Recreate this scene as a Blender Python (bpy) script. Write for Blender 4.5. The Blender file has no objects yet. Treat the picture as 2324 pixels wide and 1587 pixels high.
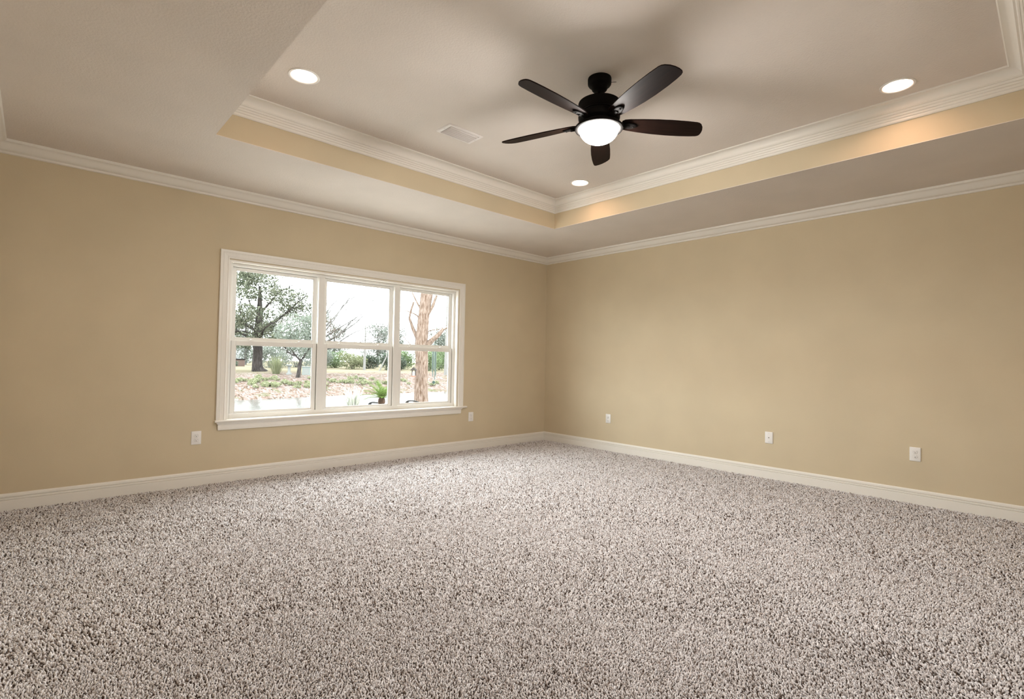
import bpy, bmesh, math, random
import numpy as np
from mathutils import Vector, Matrix

random.seed(4); rng = np.random.default_rng(4)
SC = bpy.context.scene
COL = SC.collection
PI = math.pi

# ------------------------------------------------------------------ camera
cam = bpy.data.cameras.new('camera'); camo = bpy.data.objects.new('camera', cam); COL.objects.link(camo)
cr = Vector((0.7321288, -0.6809033, 0.0189245)); cu = Vector((-0.0288630, -0.0032529, 0.9995781)); cf = Vector((0.6805545, 0.7323661, 0.0220344))
cm = Matrix((cr, cu, -cf)).transposed().to_4x4(); cm.translation = Vector((-5.658, -5.343, 1.19)); camo.matrix_world = cm
cam.sensor_width = 36.0; cam.lens = 18.0238; cam.clip_start = 0.02; cam.clip_end = 400
SC.camera = camo

# ------------------------------------------------------------------ daylight and exposure
SC.view_settings.view_transform = 'Standard'; SC.view_settings.look = 'None'
SC.view_settings.gamma = 1.0; SC.view_settings.use_curve_mapping = False
SC.view_settings.exposure = 0.03
SKY = 18.5
CAN_W = 95.0
BOWL_W = 300.0
world = bpy.data.worlds.new('overcast_sky'); SC.world = world; world.use_nodes = True
wb = world.node_tree.nodes['Background']; wb.inputs[0].default_value = (0.94, 0.985, 1.0, 1); wb.inputs[1].default_value = SKY
pl = bpy.data.lights.new('window_portal', 'AREA'); pl.shape = 'RECTANGLE'; pl.size = 2.7; pl.size_y = 1.52; pl.cycles.is_portal = True
plo = bpy.data.objects.new('window_portal', pl); COL.objects.link(plo); plo.location = (-2.995, 0.17, 1.34); plo.rotation_euler = (-PI/2, 0, 0)
pl2 = bpy.data.lights.new('fill_window_portal', 'AREA'); pl2.shape = 'RECTANGLE'; pl2.size = 0.95; pl2.size_y = 0.8; pl2.cycles.is_portal = True
plo2 = bpy.data.objects.new('fill_window_portal', pl2); COL.objects.link(plo2); plo2.location = (-3.875, -6.67, 1.65); plo2.rotation_euler = (PI/2, 0, 0)  # portal for the unseen rear opening added as fill
SC.cycles.max_bounces = 16; SC.cycles.diffuse_bounces = 8; SC.cycles.transparent_max_bounces = 24
SC.cycles.sample_clamp_indirect = 8.0

# ------------------------------------------------------------------ materials
def mat(name, col, rough=0.6, spec=0.4, metal=0.0):
    m = bpy.data.materials.new(name); m.use_nodes = True
    b = m.node_tree.nodes['Principled BSDF']
    b.inputs['Base Color'].default_value = (*col, 1); b.inputs['Roughness'].default_value = rough
    b.inputs['Specular IOR Level'].default_value = spec; b.inputs['Metallic'].default_value = metal
    return m
def nodes(m): return m.node_tree.nodes, m.node_tree.links, m.node_tree.nodes['Principled BSDF']
def coords(N): return N.new('ShaderNodeTexCoord').outputs['Object']
def noise(N, L, co, scale, detail=2.0, rough=0.5):
    n = N.new('ShaderNodeTexNoise'); n.inputs['Scale'].default_value = scale; n.inputs['Detail'].default_value = detail
    n.inputs['Roughness'].default_value = rough; L.new(co, n.inputs['Vector']); return n
def ramp(N, L, fac, stops):
    r = N.new('ShaderNodeValToRGB'); e = r.color_ramp.elements
    while len(e) < len(stops): e.new(0.5)
    for k, (p, c) in enumerate(stops): e[k].position = p; e[k].color = (*c, 1)
    L.new(fac, r.inputs[0]); return r
def bump(N, L, b, h, strength, dist):
    n = N.new('ShaderNodeBump'); n.inputs['Strength'].default_value = strength; n.inputs['Distance'].default_value = dist
    L.new(h, n.inputs['Height']); L.new(n.outputs[0], b.inputs['Normal']); return n
def mixc(N, L, fac, a, bc, mode='MIX'):
    n = N.new('ShaderNodeMix'); n.data_type = 'RGBA'; n.blend_type = mode
    for s, v in ((0, fac), (6, a), (7, bc)):
        if hasattr(v, 'links'): L.new(v, n.inputs[s])
        else: n.inputs[s].default_value = v if s == 0 else (*v, 1)
    return n.outputs[2]

def painted(name, col, scale, strength, dist=0.002, rough=0.75, var=0.03):
    m = mat(name, col, rough, 0.25); N, L, b = nodes(m); co = coords(N)
    n = noise(N, L, co, scale, 3.0); bump(N, L, b, n.outputs[0], strength, dist)
    n2 = noise(N, L, co, 2.2, 2.0)
    r = ramp(N, L, n2.outputs[0], [(0.3, tuple(c*(1-var) for c in col)), (0.7, tuple(min(1, c*(1+var)) for c in col))])
    L.new(r.outputs[0], b.inputs['Base Color']); return m
M = {}
M['wall'] = painted('beige_wall_paint', (0.60, 0.51, 0.362), 150, 0.28)
M['ceiling'] = painted('ceiling_paint', (0.735, 0.675, 0.63), 95, 0.75, 0.003, 0.85)
M['trim'] = mat('cream_trim_paint', (0.80, 0.77, 0.72), 0.38, 0.45)
M['vinyl'] = mat('white_vinyl', (0.78, 0.765, 0.73), 0.4, 0.45)
M['plate'] = mat('white_plastic', (0.80, 0.78, 0.76), 0.35, 0.5)
M['socket_shade'] = mat('socket_shade_grey', (0.30, 0.28, 0.26), 0.8, 0.2)  # grey that stands in for the shade round a socket
M['slot'] = mat('dark_slot', (0.035, 0.028, 0.024), 0.7, 0.2)
M['gap'] = mat('dark_gap_strip', (0.03, 0.027, 0.025), 0.8, 0.2)
M['steel'] = mat('screw_metal', (0.62, 0.6, 0.57), 0.35, 0.5, 0.6)
M['vent'] = mat('white_vent_metal', (0.82, 0.78, 0.77), 0.45, 0.4)
M['duct'] = mat('dark_duct', (0.012, 0.011, 0.01), 0.8, 0.2)
M['black_metal'] = mat('black_patio_metal', (0.004, 0.004, 0.0045), 0.75, 0.12)
M['plaster'] = mat('drywall_edge', (0.6, 0.56, 0.5), 0.9, 0.1)

m = mat('bronze_fan_metal', (0.0055, 0.0045, 0.0042), 0.7, 0.10, 0.0); M['bronze'] = m
N, L, b = nodes(m); n = noise(N, L, coords(N), 240, 2); bump(N, L, b, n.outputs[0], 0.15, 0.001)
m = mat('dark_walnut_blade', (0.035, 0.015, 0.010), 0.55, 0.08); M['blade'] = m
N, L, b = nodes(m); mp = N.new('ShaderNodeMapping'); mp.inputs['Scale'].default_value = (2, 38, 38); L.new(coords(N), mp.inputs[0])
n = noise(N, L, mp.outputs[0], 2.5, 5, 0.6); r = ramp(N, L, n.outputs[0], [(0.3, (0.004, 0.0018, 0.0014)), (0.7, (0.013, 0.0055, 0.0038))]); L.new(r.outputs[0], b.inputs['Base Color'])

m = bpy.data.materials.new('window_glass'); m.use_nodes = True; M['glass'] = m
N, L = m.node_tree.nodes, m.node_tree.links; N.remove(N['Principled BSDF'])
tr = N.new('ShaderNodeBsdfTransparent'); tr.inputs[0].default_value = (0.95, 0.965, 0.955, 1); gl = N.new('ShaderNodeBsdfGlossy'); gl.inputs['Roughness'].default_value = 0.02
fr = N.new('ShaderNodeFresnel'); mx = N.new('ShaderNodeMixShader'); ge = N.new('ShaderNodeNewGeometry'); mrg = N.new('ShaderNodeMapRange')
mrg.inputs[3].default_value = 1.45; mrg.inputs[4].default_value = 1/1.45; L.new(ge.outputs['Backfacing'], mrg.inputs[0]); L.new(mrg.outputs[0], fr.inputs[0])   # same reflectance from both sides of the sheet
L.new(fr.outputs[0], mx.inputs[0]); L.new(tr.outputs[0], mx.inputs[1]); L.new(gl.outputs[0], mx.inputs[2]); L.new(mx.outputs[0], N['Material Output'].inputs[0])

def emit(name, col, s):
    m = bpy.data.materials.new(name); m.use_nodes = True; N, L, b = nodes(m)
    b.inputs['Base Color'].default_value = (*col, 1); b.inputs['Emission Color'].default_value = (*col, 1); b.inputs['Emission Strength'].default_value = s; return m
M['bowl'] = emit('lit_frosted_bowl_glass', (1.0, 0.96, 0.90), BOWL_W)
M['lamp'] = emit('warm_lamp_lens', (1.0, 0.66, 0.46), CAN_W)

# carpet: backing, and the twisted pile coloured yarn by yarn
M['backing'] = mat('gap_shade_backing', (0.075, 0.055, 0.045), 1.0, 0.0)  # dark tone puts the shade between tufts into the backing colour
m = mat('speckled_pile', (0.5, 0.46, 0.44), 1.0, 0.0); M['pile'] = m
N, L, b = nodes(m); at_ = N.new('ShaderNodeAttribute'); at_.attribute_name = 'yarn'
r = ramp(N, L, at_.outputs['Fac'], [(0.0, (0.07, 0.048, 0.038)), (0.06, (0.16, 0.12, 0.10)), (0.16, (0.46, 0.41, 0.392)), (0.5, (0.70, 0.66, 0.665)), (1.0, (0.88, 0.86, 0.88))])
L.new(r.outputs[0], b.inputs['Base Color'])

# ------------------------------------------------------------------ mesh helpers
def setp(o, **k):
    for a, v in k.items():
        if v is not None: o[a] = v
    return o
def link(o, parent=None):
    COL.objects.link(o)
    if parent is not None: o.parent = parent
    return o
def empty(name, loc, label=None, category=None, group=None, kind=None, rot=(0, 0, 0)):
    o = bpy.data.objects.new(name, None); o.location = loc; o.rotation_euler = rot; o.empty_display_size = 0.05
    link(o); return setp(o, label=label, category=category, group=group, kind=kind)
class MB:
    def __init__(s): s.v = []; s.f = []
    def add(s, v, f):
        k = len(s.v); s.v += [tuple(p) for p in v]; s.f += [tuple(i + k for i in q) for q in f]; return s
    def box(s, x0, x1, y0, y1, z0, z1):
        return s.add([(x0,y0,z0),(x1,y0,z0),(x1,y1,z0),(x0,y1,z0),(x0,y0,z1),(x1,y0,z1),(x1,y1,z1),(x0,y1,z1)],
                     [(0,3,2,1),(4,5,6,7),(0,1,5,4),(1,2,6,5),(2,3,7,6),(3,0,4,7)])
    def lathe(s, prof, n=48, c=(0,0,0), cap=True):
        v = []; f = []
        for r, z in prof:
            for k in range(n): a = 2*PI*k/n; v.append((c[0]+r*math.cos(a), c[1]+r*math.sin(a), c[2]+z))
        m = len(prof)
        for i in range(m-1):
            for k in range(n): f.append((i*n+k, i*n+(k+1)%n, (i+1)*n+(k+1)%n, (i+1)*n+k))
        if cap:
            if prof[0][0] > 1e-5: f.append(tuple(range(n-1, -1, -1)))
            if prof[-1][0] > 1e-5: f.append(tuple((m-1)*n+k for k in range(n)))
        return s.add(v, f)
    def tube(s, pts, rad, n=8):
        pts = [Vector(p) for p in pts]; v = []; f = []
        if not hasattr(rad, '__len__'): rad = [rad]*len(pts)
        up = Vector((0.13, 0.31, 0.94))
        for i, p in enumerate(pts):
            t = (pts[min(i+1, len(pts)-1)] - pts[max(i-1, 0)]).normalized()
            a = t.cross(up)
            if a.length < 1e-3: a = t.cross(Vector((1, 0, 0)))
            a.normalize(); q = t.cross(a)
            for k in range(n):
                th = 2*PI*k/n; v.append(p + rad[i]*(math.cos(th)*a + math.sin(th)*q))
        for i in range(len(pts)-1):
            for k in range(n): f.append((i*n+k, i*n+(k+1)%n, (i+1)*n+(k+1)%n, (i+1)*n+k))
        f.append(tuple(range(n-1, -1, -1))); f.append(tuple((len(pts)-1)*n+k for k in range(n)))
        return s.add(v, f)
    def prism(s, rings):
        """rings: list of equal-length loops; quads between, caps at the ends"""
        n = len(rings[0]); v = [p for r in rings for p in r]; f = []
        for i in range(len(rings)-1):
            for k in range(n): f.append((i*n+k, i*n+(k+1)%n, (i+1)*n+(k+1)%n, (i+1)*n+k))
        f.append(tuple(range(n-1, -1, -1))); f.append(tuple((len(rings)-1)*n+k for k in range(n)))
        return s.add(v, f)
    def build(s, name, m, parent=None, smooth=0, bevel=0, **k):
        me = bpy.data.meshes.new(name); me.from_pydata(s.v, [], s.f); me.update()
        bm = bmesh.new(); bm.from_mesh(me); bmesh.ops.recalc_face_normals(bm, faces=bm.faces); bm.to_mesh(me); bm.free()
        me.materials.append(m)
        if smooth:
            me.shade_smooth()
            me.set_sharp_from_angle(angle=math.radians(smooth))
        o = bpy.data.objects.new(name, me); link(o, parent)
        if bevel:
            bv = o.modifiers.new('bevel', 'BEVEL'); bv.width = bevel; bv.segments = 2; bv.limit_method = 'ANGLE'; bv.angle_limit = math.radians(40)
        return setp(o, **k)
def S(o): o['kind'] = 'structure'; return o
def copy_tree(o, parent=None):
    c = o.copy(); COL.objects.link(c)
    if parent is not None: c.parent = parent
    for ch in [q for q in bpy.data.objects if q.parent == o]: copy_tree(ch, c)
    return c
def place(o, loc, rotz=0.0, label=None):
    o.location = loc; o.rotation_euler = (0, 0, rotz)
    if label: o['label'] = label
    return o
def arc(cx, cz, r, a0, a1, n): return [(cx + r*math.cos(math.radians(a0+(a1-a0)*k/n)), cz + r*math.sin(math.radians(a0+(a1-a0)*k/n))) for k in range(n+1)]

# ------------------------------------------------------------------ room shell
XL, YR, H, H2, T = -5.96, -6.50, 2.743, 3.048, 0.16          # left wall, rear wall, soffit, tray ceiling, wall thickness
TX0, TX1, TY0, TY1 = -4.772, -1.243, -5.245, -1.283           # tray opening
WX0, WX1, WZ0, WZ1 = -4.345, -1.648, 0.568, 2.094             # window opening
S(MB().box(XL-T, T, YR-T, T, -0.25, 0.0).build('floor', M['backing']))
def carpet_pile():
    """leaning yarn tufts over the floor, finer near the viewer; one mesh"""
    g = np.random.default_rng(7); P = []; SP = []
    cx_, cy_ = -5.66, -5.34; x0, x1, y0, y1 = XL+0.012, -0.012, YR+0.012, -0.012
    for s_, d0, d1 in ((0.0066, 0.0, 2.6), (0.0086, 2.6, 4.0), (0.0112, 4.0, 9.0)):
        X, Y = np.meshgrid(np.arange(x0, x1, s_), np.arange(y0, y1, s_)); p = np.stack([X.ravel(), Y.ravel()], 1); p += (g.random(p.shape)-0.5)*s_*0.95
        d = np.hypot(p[:, 0]-cx_, p[:, 1]-cy_); az = np.degrees(np.arctan2(p[:, 1]-cy_, p[:, 0]-cx_)); dd = d + (g.random(len(d))-0.5)*0.35
        keep = (dd >= d0) & (dd < d1) & (d > 1.1) & (az > -14) & (az < 112) & (p[:, 0] < x1) & (p[:, 0] > x0) & (p[:, 1] < y1) & (p[:, 1] > y0)
        p = p[keep]; P.append(p); SP.append(np.full(len(p), s_))
    P = np.concatenate(P); SP = np.concatenate(SP); n = len(P)
    def field(fx, fy, ph): return np.sin(P[:, 0]*fx+P[:, 1]*fy*0.6+ph)*np.sin(P[:, 1]*fy-P[:, 0]*fx*0.45+ph*1.7)
    nap = 0.5*field(3.1, 2.6, 0.3)+0.35*field(7.3, 6.1, 1.1)+0.25*field(17, 15, 2.0)           # brushed patches: the pile leans one way or the other
    th = g.random(n)*2*PI; lean = SP*(0.25+0.95*g.random(n)); L_ = np.stack([np.cos(th)*lean+nap*0.35*SP, np.sin(th)*lean-nap*0.45*SP], 1)
    h = 0.0105*(SP/0.0066)**0.5*(0.55+0.75*g.random(n)); a0 = g.random(n)*2*PI
    V = np.zeros((n, 7, 3))
    for k in range(3):
        a = a0+2*PI*k/3; c_ = np.stack([np.cos(a), np.sin(a)], 1)
        V[:, k, :2] = P+c_*SP[:, None]*0.36; V[:, k, 2] = 0.0005
        V[:, 3+k, :2] = P+L_*0.55+c_*SP[:, None]*0.47; V[:, 3+k, 2] = h*0.70
    V[:, 6, :2] = P+L_; V[:, 6, 2] = h
    V[:, :, 0] = np.clip(V[:, :, 0], XL+0.001, -0.001); V[:, :, 1] = np.clip(V[:, :, 1], YR+0.001, -0.001)
    tri = np.array([[0, 1, 4], [0, 4, 3], [1, 2, 5], [1, 5, 4], [2, 0, 3], [2, 3, 5], [3, 4, 6], [4, 5, 6], [5, 3, 6]])
    F = (np.arange(n)[:, None, None]*7+tri[None]).reshape(-1).astype(np.int32); nf = len(F)//3
    me = bpy.data.meshes.new('carpet_pile'); me.vertices.add(7*n); me.vertices.foreach_set('co', V.reshape(-1).astype(np.float32)); me.loops.add(3*nf); me.loops.foreach_set('vertex_index', F)
    me.polygons.add(nf); me.polygons.foreach_set('loop_start', np.arange(0, 3*nf, 3, dtype=np.int32)); me.polygons.foreach_set('loop_total', np.full(nf, 3, dtype=np.int32)); me.polygons.foreach_set('use_smooth', np.ones(nf, dtype=bool)); me.update()
    yc = np.clip(g.random(n)**0.8 + 0.05*nap, 0, 1); at2 = me.attributes.new('yarn', 'FLOAT', 'POINT'); at2.data.foreach_set('value', np.repeat(yc, 7).astype(np.float32))
    me.materials.append(M['pile']); o = bpy.data.objects.new('carpet_pile', me); link(o)
    return setp(o, label='speckled beige and brown carpet pile covering the floor', category='carpet', kind='stuff')
carpet_pile()
w = MB(); w.box(XL-T, WX0, 0, T, -0.25, H+0.5).box(WX1, T, 0, T, -0.25, H+0.5).box(WX0, WX1, 0, T, -0.25, WZ0).box(WX0, WX1, 0, T, WZ1, H+0.5)
S(w.build('wall_left', M['wall']))
S(MB().box(0, T, YR, 0, -0.25, H+0.5).build('wall_right', M['wall']))
S(MB().box(XL-T, XL, YR, 0, -0.25, H+0.5).build('wall_side', M['wall']))
RX0, RX1, RZ0, RZ1 = -4.40, -3.45, 1.25, 2.05                      # unseen window opening added in the rear wall for fill light
w = MB(); w.box(XL-T, RX0, YR-T, YR, -0.25, H+0.5).box(RX1, T, YR-T, YR, -0.25, H+0.5).box(RX0, RX1, YR-T, YR, -0.25, RZ0).box(RX0, RX1, YR-T, YR, RZ1, H+0.5)
S(w.build('wall_rear', M['wall']))
rw = MB(); 
for x in (RX0, RX1-0.08): rw.box(x, x+0.08, YR-0.11, YR-0.04, RZ0, RZ1)
rw.box(RX0+0.08, RX1-0.08, YR-0.11, YR-0.04, RZ0, RZ0+0.06).box(RX0+0.08, RX1-0.08, YR-0.11, YR-0.04, RZ1-0.06, RZ1)
S(rw.build('added_fill_window', M['vinyl']))  # frame of the added fill opening, out of view
S(MB().box(-30, 30, -30, YR-T, -0.3, -0.14).build('terrace', M['plaster']))
c = MB(); c.box(XL, TX0, YR, 0, H, H+0.004).box(TX1, 0, YR, 0, H, H+0.004).box(TX0, TX1, YR, TY0, H, H+0.004).box(TX0, TX1, TY1, 0, H, H+0.004)
S(c.build('ceiling', M['ceiling']))
t = MB(); e = 0.02
t.box(TX0-e, TX0, TY0-e, TY1+e, H+0.004, H2).box(TX1, TX1+e, TY0-e, TY1+e, H+0.004, H2).box(TX0, TX1, TY0-e, TY0, H+0.004, H2).box(TX0, TX1, TY1, TY1+e, H+0.004, H2)
S(t.build('wall_tray', M['wall']))

# tray ceiling slab with round openings for the downlights and a slot for the register
CANS = [(-1.575, -1.935), (-4.408, -1.925), (-1.555, -4.605), (-4.415, -4.60)]
VX0, VX1, VY0, VY1 = -3.328, -2.982, -2.068, -1.876
slab = MB().box(TX0-e, TX1+e, TY0-e, TY1+e, H2, H2+0.02).build('ceiling_tray', M['ceiling'])
cut = MB()
for x, y in CANS: cut.lathe([(0.083, -0.1), (0.083, 0.1)], 48, (x, y, H2))
cut.box(VX0+0.03, VX1-0.03, VY0+0.022, VY1-0.022, H2-0.1, H2+0.1)
cuto = cut.build('cutter', M['ceiling'])
bo = slab.modifiers.new('openings', 'BOOLEAN'); bo.operation = 'DIFFERENCE'; bo.object = cuto; bo.solver = 'EXACT'
bpy.context.view_layer.update()
newme = bpy.data.meshes.new_from_object(slab.evaluated_get(bpy.context.evaluated_depsgraph_get()))
slab.modifiers.clear(); slab.data = newme; S(slab)
bpy.data.objects.remove(cuto, do_unlink=True)

def sweep_rect(prof, x0, x1, y0, y1):
    """profile (inset, z) carried round the inside of a rectangle, mitred at the corners"""
    rings = [[(x0+d, y0+d, z), (x1-d, y0+d, z), (x1-d, y1-d, z), (x0+d, y1-d, z)] for d, z in prof]
    b = MB(); n = 4; v = [p for r in rings for p in r]; f = []
    for i in range(len(rings)-1):
        for k in range(4): f.append((i*n+k, i*n+(k+1)%n, (i+1)*n+(k+1)%n, (i+1)*n+k))
    return b.add(v, f)
crown = [(0.0, H), (0.105, H), (0.105, H-0.006), (0.098, H-0.017), (0.088, H-0.019), (0.084, H-0.022)]
crown += [(0.024+0.060*math.cos(a)**1.0*0 + 0.060*(1-k/10)**0.9, H-0.022-0.048*(0.5-0.5*math.cos(PI*(k/10)**0.85))) for k, a in ((k, 0) for k in range(1, 11))]
crown += [(0.022, H-0.0715), (0.0165, H-0.0715), (0.0155, H-0.0765), (0.0175, H-0.0775), (0.0175, H-0.084), (0.012, H-0.088), (0.0, H-0.088)]
S(sweep_rect(crown, XL, 0, YR, 0).build('trim_1', M['trim'], smooth=28))
Q = H2
tc = [(0.0, Q), (0.128, Q), (0.128, Q-0.007), (0.122, Q-0.010), (0.118, Q-0.010)]
tc += [(0.118-0.052*math.sin(math.radians(a)), Q-0.010-0.046*(1-math.cos(math.radians(a)))) for a in range(10, 91, 10)]
tc += [(0.063, Q-0.056), (0.063, Q-0.063), (0.056, Q-0.064), (0.050, Q-0.077), (0.044, Q-0.079), (0.040, Q-0.077), (0.037, Q-0.090), (0.031, Q-0.093), (0.028, Q-0.091), (0.025, Q-0.105), (0.019, Q-0.108), (0.018, Q-0.106), (0.016, Q-0.120), (0.010, Q-0.126), (0.0, Q-0.126)]
S(sweep_rect(tc, TX0, TX1, TY0, TY1).build('trim_2', M['trim'], smooth=20))
base = [(0.0, 0.0), (0.0155, 0.0), (0.0155, 0.0835), (0.0145, 0.0855), (0.0060, 0.0865), (0.0060, 0.0905), (0.0140, 0.0920), (0.0130, 0.1030), (0.0035, 0.1045), (0.0035, 0.1095), (0.0120, 0.1112), (0.0100, 0.1270), (0.0055, 0.1345), (0.0, 0.1350)]
def base_strip(name, p0, p1, inward):
    """mitred skirting run between two inside corners"""
    p0, p1, n = Vector(p0), Vector(p1), Vector(inward); t = (p1-p0).normalized()
    a = [tuple(p0 + n*d + t*d + Vector((0, 0, z))) for d, z in base]; b2 = [tuple(p1 + n*d - t*d + Vector((0, 0, z))) for d, z in base]
    S(MB().prism([a, b2]).build(name, M['trim'], smooth=20))
base_strip('baseboard_left', (XL, 0, 0), (0, 0, 0), (0, -1, 0))
base_strip('baseboard_right', (0, 0, 0), (0, YR, 0), (-1, 0, 0))
base_strip('baseboard_rear', (0, YR, 0), (XL, YR, 0), (0, 1, 0))
base_strip('baseboard_side', (XL, YR, 0), (XL, 0, 0), (1, 0, 0))
S(MB().box(XL-T-0.4, T+0.4, T, T+0.55, H+0.06, H+0.16).build('trim_3', M['trim']))        # the eave outside the window

# ------------------------------------------------------------------ window
win = empty('window_1', (-2.995, 0, WZ0), kind='structure')
def wp(mb, name, m, parent=None, **k):
    o = mb.build(name, m, None, **k); par = parent or win
    o.parent = par; o.matrix_parent_inverse = Matrix.Translation(par.matrix_world.translation).inverted() if par is win else Matrix()
    return o
win.matrix_world = Matrix.Translation((-2.995, 0, WZ0)); bpy.context.view_layer.update()
casp = [(0.0, 0.0), (0.0, 0.019), (0.003, 0.0205), (0.020, 0.0205), (0.0225, 0.0175), (0.0255, 0.0175), (0.028, 0.0195), (0.031, 0.017), (0.048, 0.0145), (0.058, 0.0135), (0.060, 0.0115), (0.063, 0.0115), (0.066, 0.0135), (0.074, 0.0125), (0.078, 0.009), (0.078, 0.0)]
cx0, cx1, cz1, cz0 = -4.422, -1.560, 2.182, 0.588
def casing(kind):
    if kind == 'l': r = [[(cx0+d, -h, cz0) for d, h in casp], [(cx0+d, -h, cz1-d) for d, h in casp]]
    if kind == 'r': r = [[(cx1-d, -h, cz1-d) for d, h in casp], [(cx1-d, -h, cz0) for d, h in casp]]
    if kind == 't': r = [[(cx0+d, -h, cz1-d) for d, h in casp], [(cx1-d, -h, cz1-d) for d, h in casp]]
    return MB().prism(r)
for k in 'ltr': wp(casing(k), 'casing', M['trim'], smooth=20)
# jamb lining, stool and apron
FD0, FD1 = 0.058, 0.140
j = MB(); j.box(WX0, WX0+0.018, 0.0, FD0, WZ0+0.02, WZ1).box(WX1-0.018, WX1, 0.0, FD0, WZ0+0.02, WZ1).box(WX0+0.018, WX1-0.018, 0.0, FD0, WZ1-0.016, WZ1)
wp(j, 'jamb', M['trim'])
stl = MB(); prof = [(FD0, WZ0), (FD0, WZ0+0.02), (-0.037, WZ0+0.02), (-0.042, WZ0+0.016), (-0.044, WZ0+0.010), (-0.042, WZ0+0.004), (-0.037, WZ0)]
xs = [(-4.428, -4.428), (-1.515, -1.515)]
stl.box(WX0, WX1, 0.0, FD0, WZ0, WZ0+0.02)
pr2 = [p for p in prof if p[0] < 0.05]; pr2 = [(0.0, WZ0), (0.0, WZ0+0.02)] + pr2
stl.prism([[(-4.432, y, z) for y, z in pr2], [(-1.510, y, z) for y, z in pr2]])
wp(stl, 'window_sill', M['trim'], smooth=30)
app = [(0.0, 0.568), (0.034, 0.568), (0.033, 0.561), (0.026, 0.556), (0.023, 0.548), (0.018, 0.545), (0.017, 0.541), (0.0195, 0.539), (0.0185, 0.512), (0.0165, 0.510), (0.0185, 0.508), (0.0165, 0.496), (0.012, 0.4935), (0.0, 0.4935)]
wp(MB().prism([[(-4.386-d*1.0, -d, z) for d, z in app], [(-1.610+d*1.0, -d, z) for d, z in app]]), 'apron', M['trim'], smooth=20)
# frame and mullions
fb = 0.632; fx0, fx1 = WX0+0.002, WX1-0.002
f = MB(); f.box(fx0+0.016, fx0+0.047, FD0, FD1, 0.588, 2.078).box(fx1-0.044, fx1-0.016, FD0, FD1, 0.588, 2.078).box(fx0+0.047, fx1-0.044, FD0, FD1, 2.048, 2.078).box(fx0+0.047, fx1-0.044, FD0, FD1, 0.588, fb)
wp(f, 'window_frame', M['vinyl'], bevel=0.002)
ML = [(-3.466, -3.400), (-2.557, -2.492)]
for a, b2 in ML: wp(MB().box(a, b2, FD0-0.006, FD1, fb, 2.048), 'mullion', M['vinyl'], bevel=0.002)
units = [(fx0+0.047, ML[0][0]), (ML[0][1], ML[1][0]), (ML[1][1], fx1-0.044)]
def sash(x0, x1, z0, z1, y0, y1, st, top, bot, name):
    b = MB(); b.box(x0, x0+st, y0, y1, z0, z1).box(x1-st, x1, y0, y1, z0, z1).box(x0+st, x1-st, y0, y1, z1-top, z1).box(x0+st, x1-st, y0, y1, z0, z0+bot)
    g = 0.006                                                       # glazing bead
    o = wp(b, name, M['vinyl'], bevel=0.0015)
    p = MB().box(x0+st-0.004, x1-st+0.004, (y0+y1)/2-0.002, (y0+y1)/2+0.002, z0+bot-0.004, z1-top+0.004).build('pane', M['glass'])
    p.parent = o
    gb = MB(); ya, yb = y0+0.004, (y0+y1)/2-0.002
    gb.box(x0+st, x0+st+g, ya, yb, z0+bot, z1-top).box(x1-st-g, x1-st, ya, yb, z0+bot, z1-top).box(x0+st, x1-st, ya, yb, z1-top-g, z1-top).box(x0+st, x1-st, ya, yb, z0+bot, z0+bot+g)
    q = gb.build('glazing_bead', M['vinyl']); q.parent = o
    return o
for x0, x1 in units:
    lo = sash(x0+0.005, x1-0.005, fb+0.002, 1.334, 0.070, 0.096, 0.040, 0.040, 0.016, 'lower_sash')
    up = sash(x0+0.004, x1-0.004, 1.318, 2.046, 0.101, 0.127, 0.034, 0.028, 0.045, 'upper_sash')
    for q in (0.22, 0.78):
        lx = x0 + (x1-x0)*q
        k = MB(); k.box(lx-0.030, lx+0.030, 0.072, 0.094, 1.334, 1.339).lathe([(0.011, 0), (0.011, 0.008), (0.006, 0.011)], 16, (lx, 0.083, 1.339)).box(lx-0.004, lx+0.026, 0.078, 0.086, 1.340, 1.347)
        o = k.build('sash_lock', M['vinyl'], bevel=0.001); o.parent = lo
    s = MB(); s.box(x0-0.0004, x0+0.0045, 0.0735, 0.094, fb, 1.33).box(x1-0.0045, x1+0.0004, 0.0735, 0.094, fb, 1.33)
    wp(s, 'gap_strip', M['gap'])  # dark strip in the gap at each side of the lower sash

# ------------------------------------------------------------------ wall plates
def rrect(w, h, r, n=4):
    pts = []
    for cx, cz, a in ((w/2-r, h/2-r, 0), (-w/2+r, h/2-r, 90), (-w/2+r, -h/2+r, 180), (w/2-r, -h/2+r, 270)):
        for k in range(n+1): th = math.radians(a+90*k/n); pts.append((cx+r*math.cos(th), cz+r*math.sin(th)))
    return pts
def plate_mesh():
    b = MB(); rings = []
    for off, y in ((0, 0.0), (0, -0.0035), (0.0012, -0.0055), (0.0035, -0.0068)):
        rings.append([(x, y, z) for x, z in rrect(0.079-2*off, 0.121-2*off, 0.004)])
    return b.prism(rings)
def duplex(zc):
    """one socket face: a circle cut flat at top and bottom"""
    def ring(s, y): return [(max(-0.0172*s, min(0.0172*s, 0.0172*s*math.cos(a))), y, zc + max(-0.0142*s, min(0.0142*s, 0.0172*s*math.sin(a)))) for a in (2*PI*k/40 for k in range(40))]
    return MB().prism([ring(1, -0.0060), ring(1, -0.0078), ring(0.93, -0.0084)])
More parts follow.
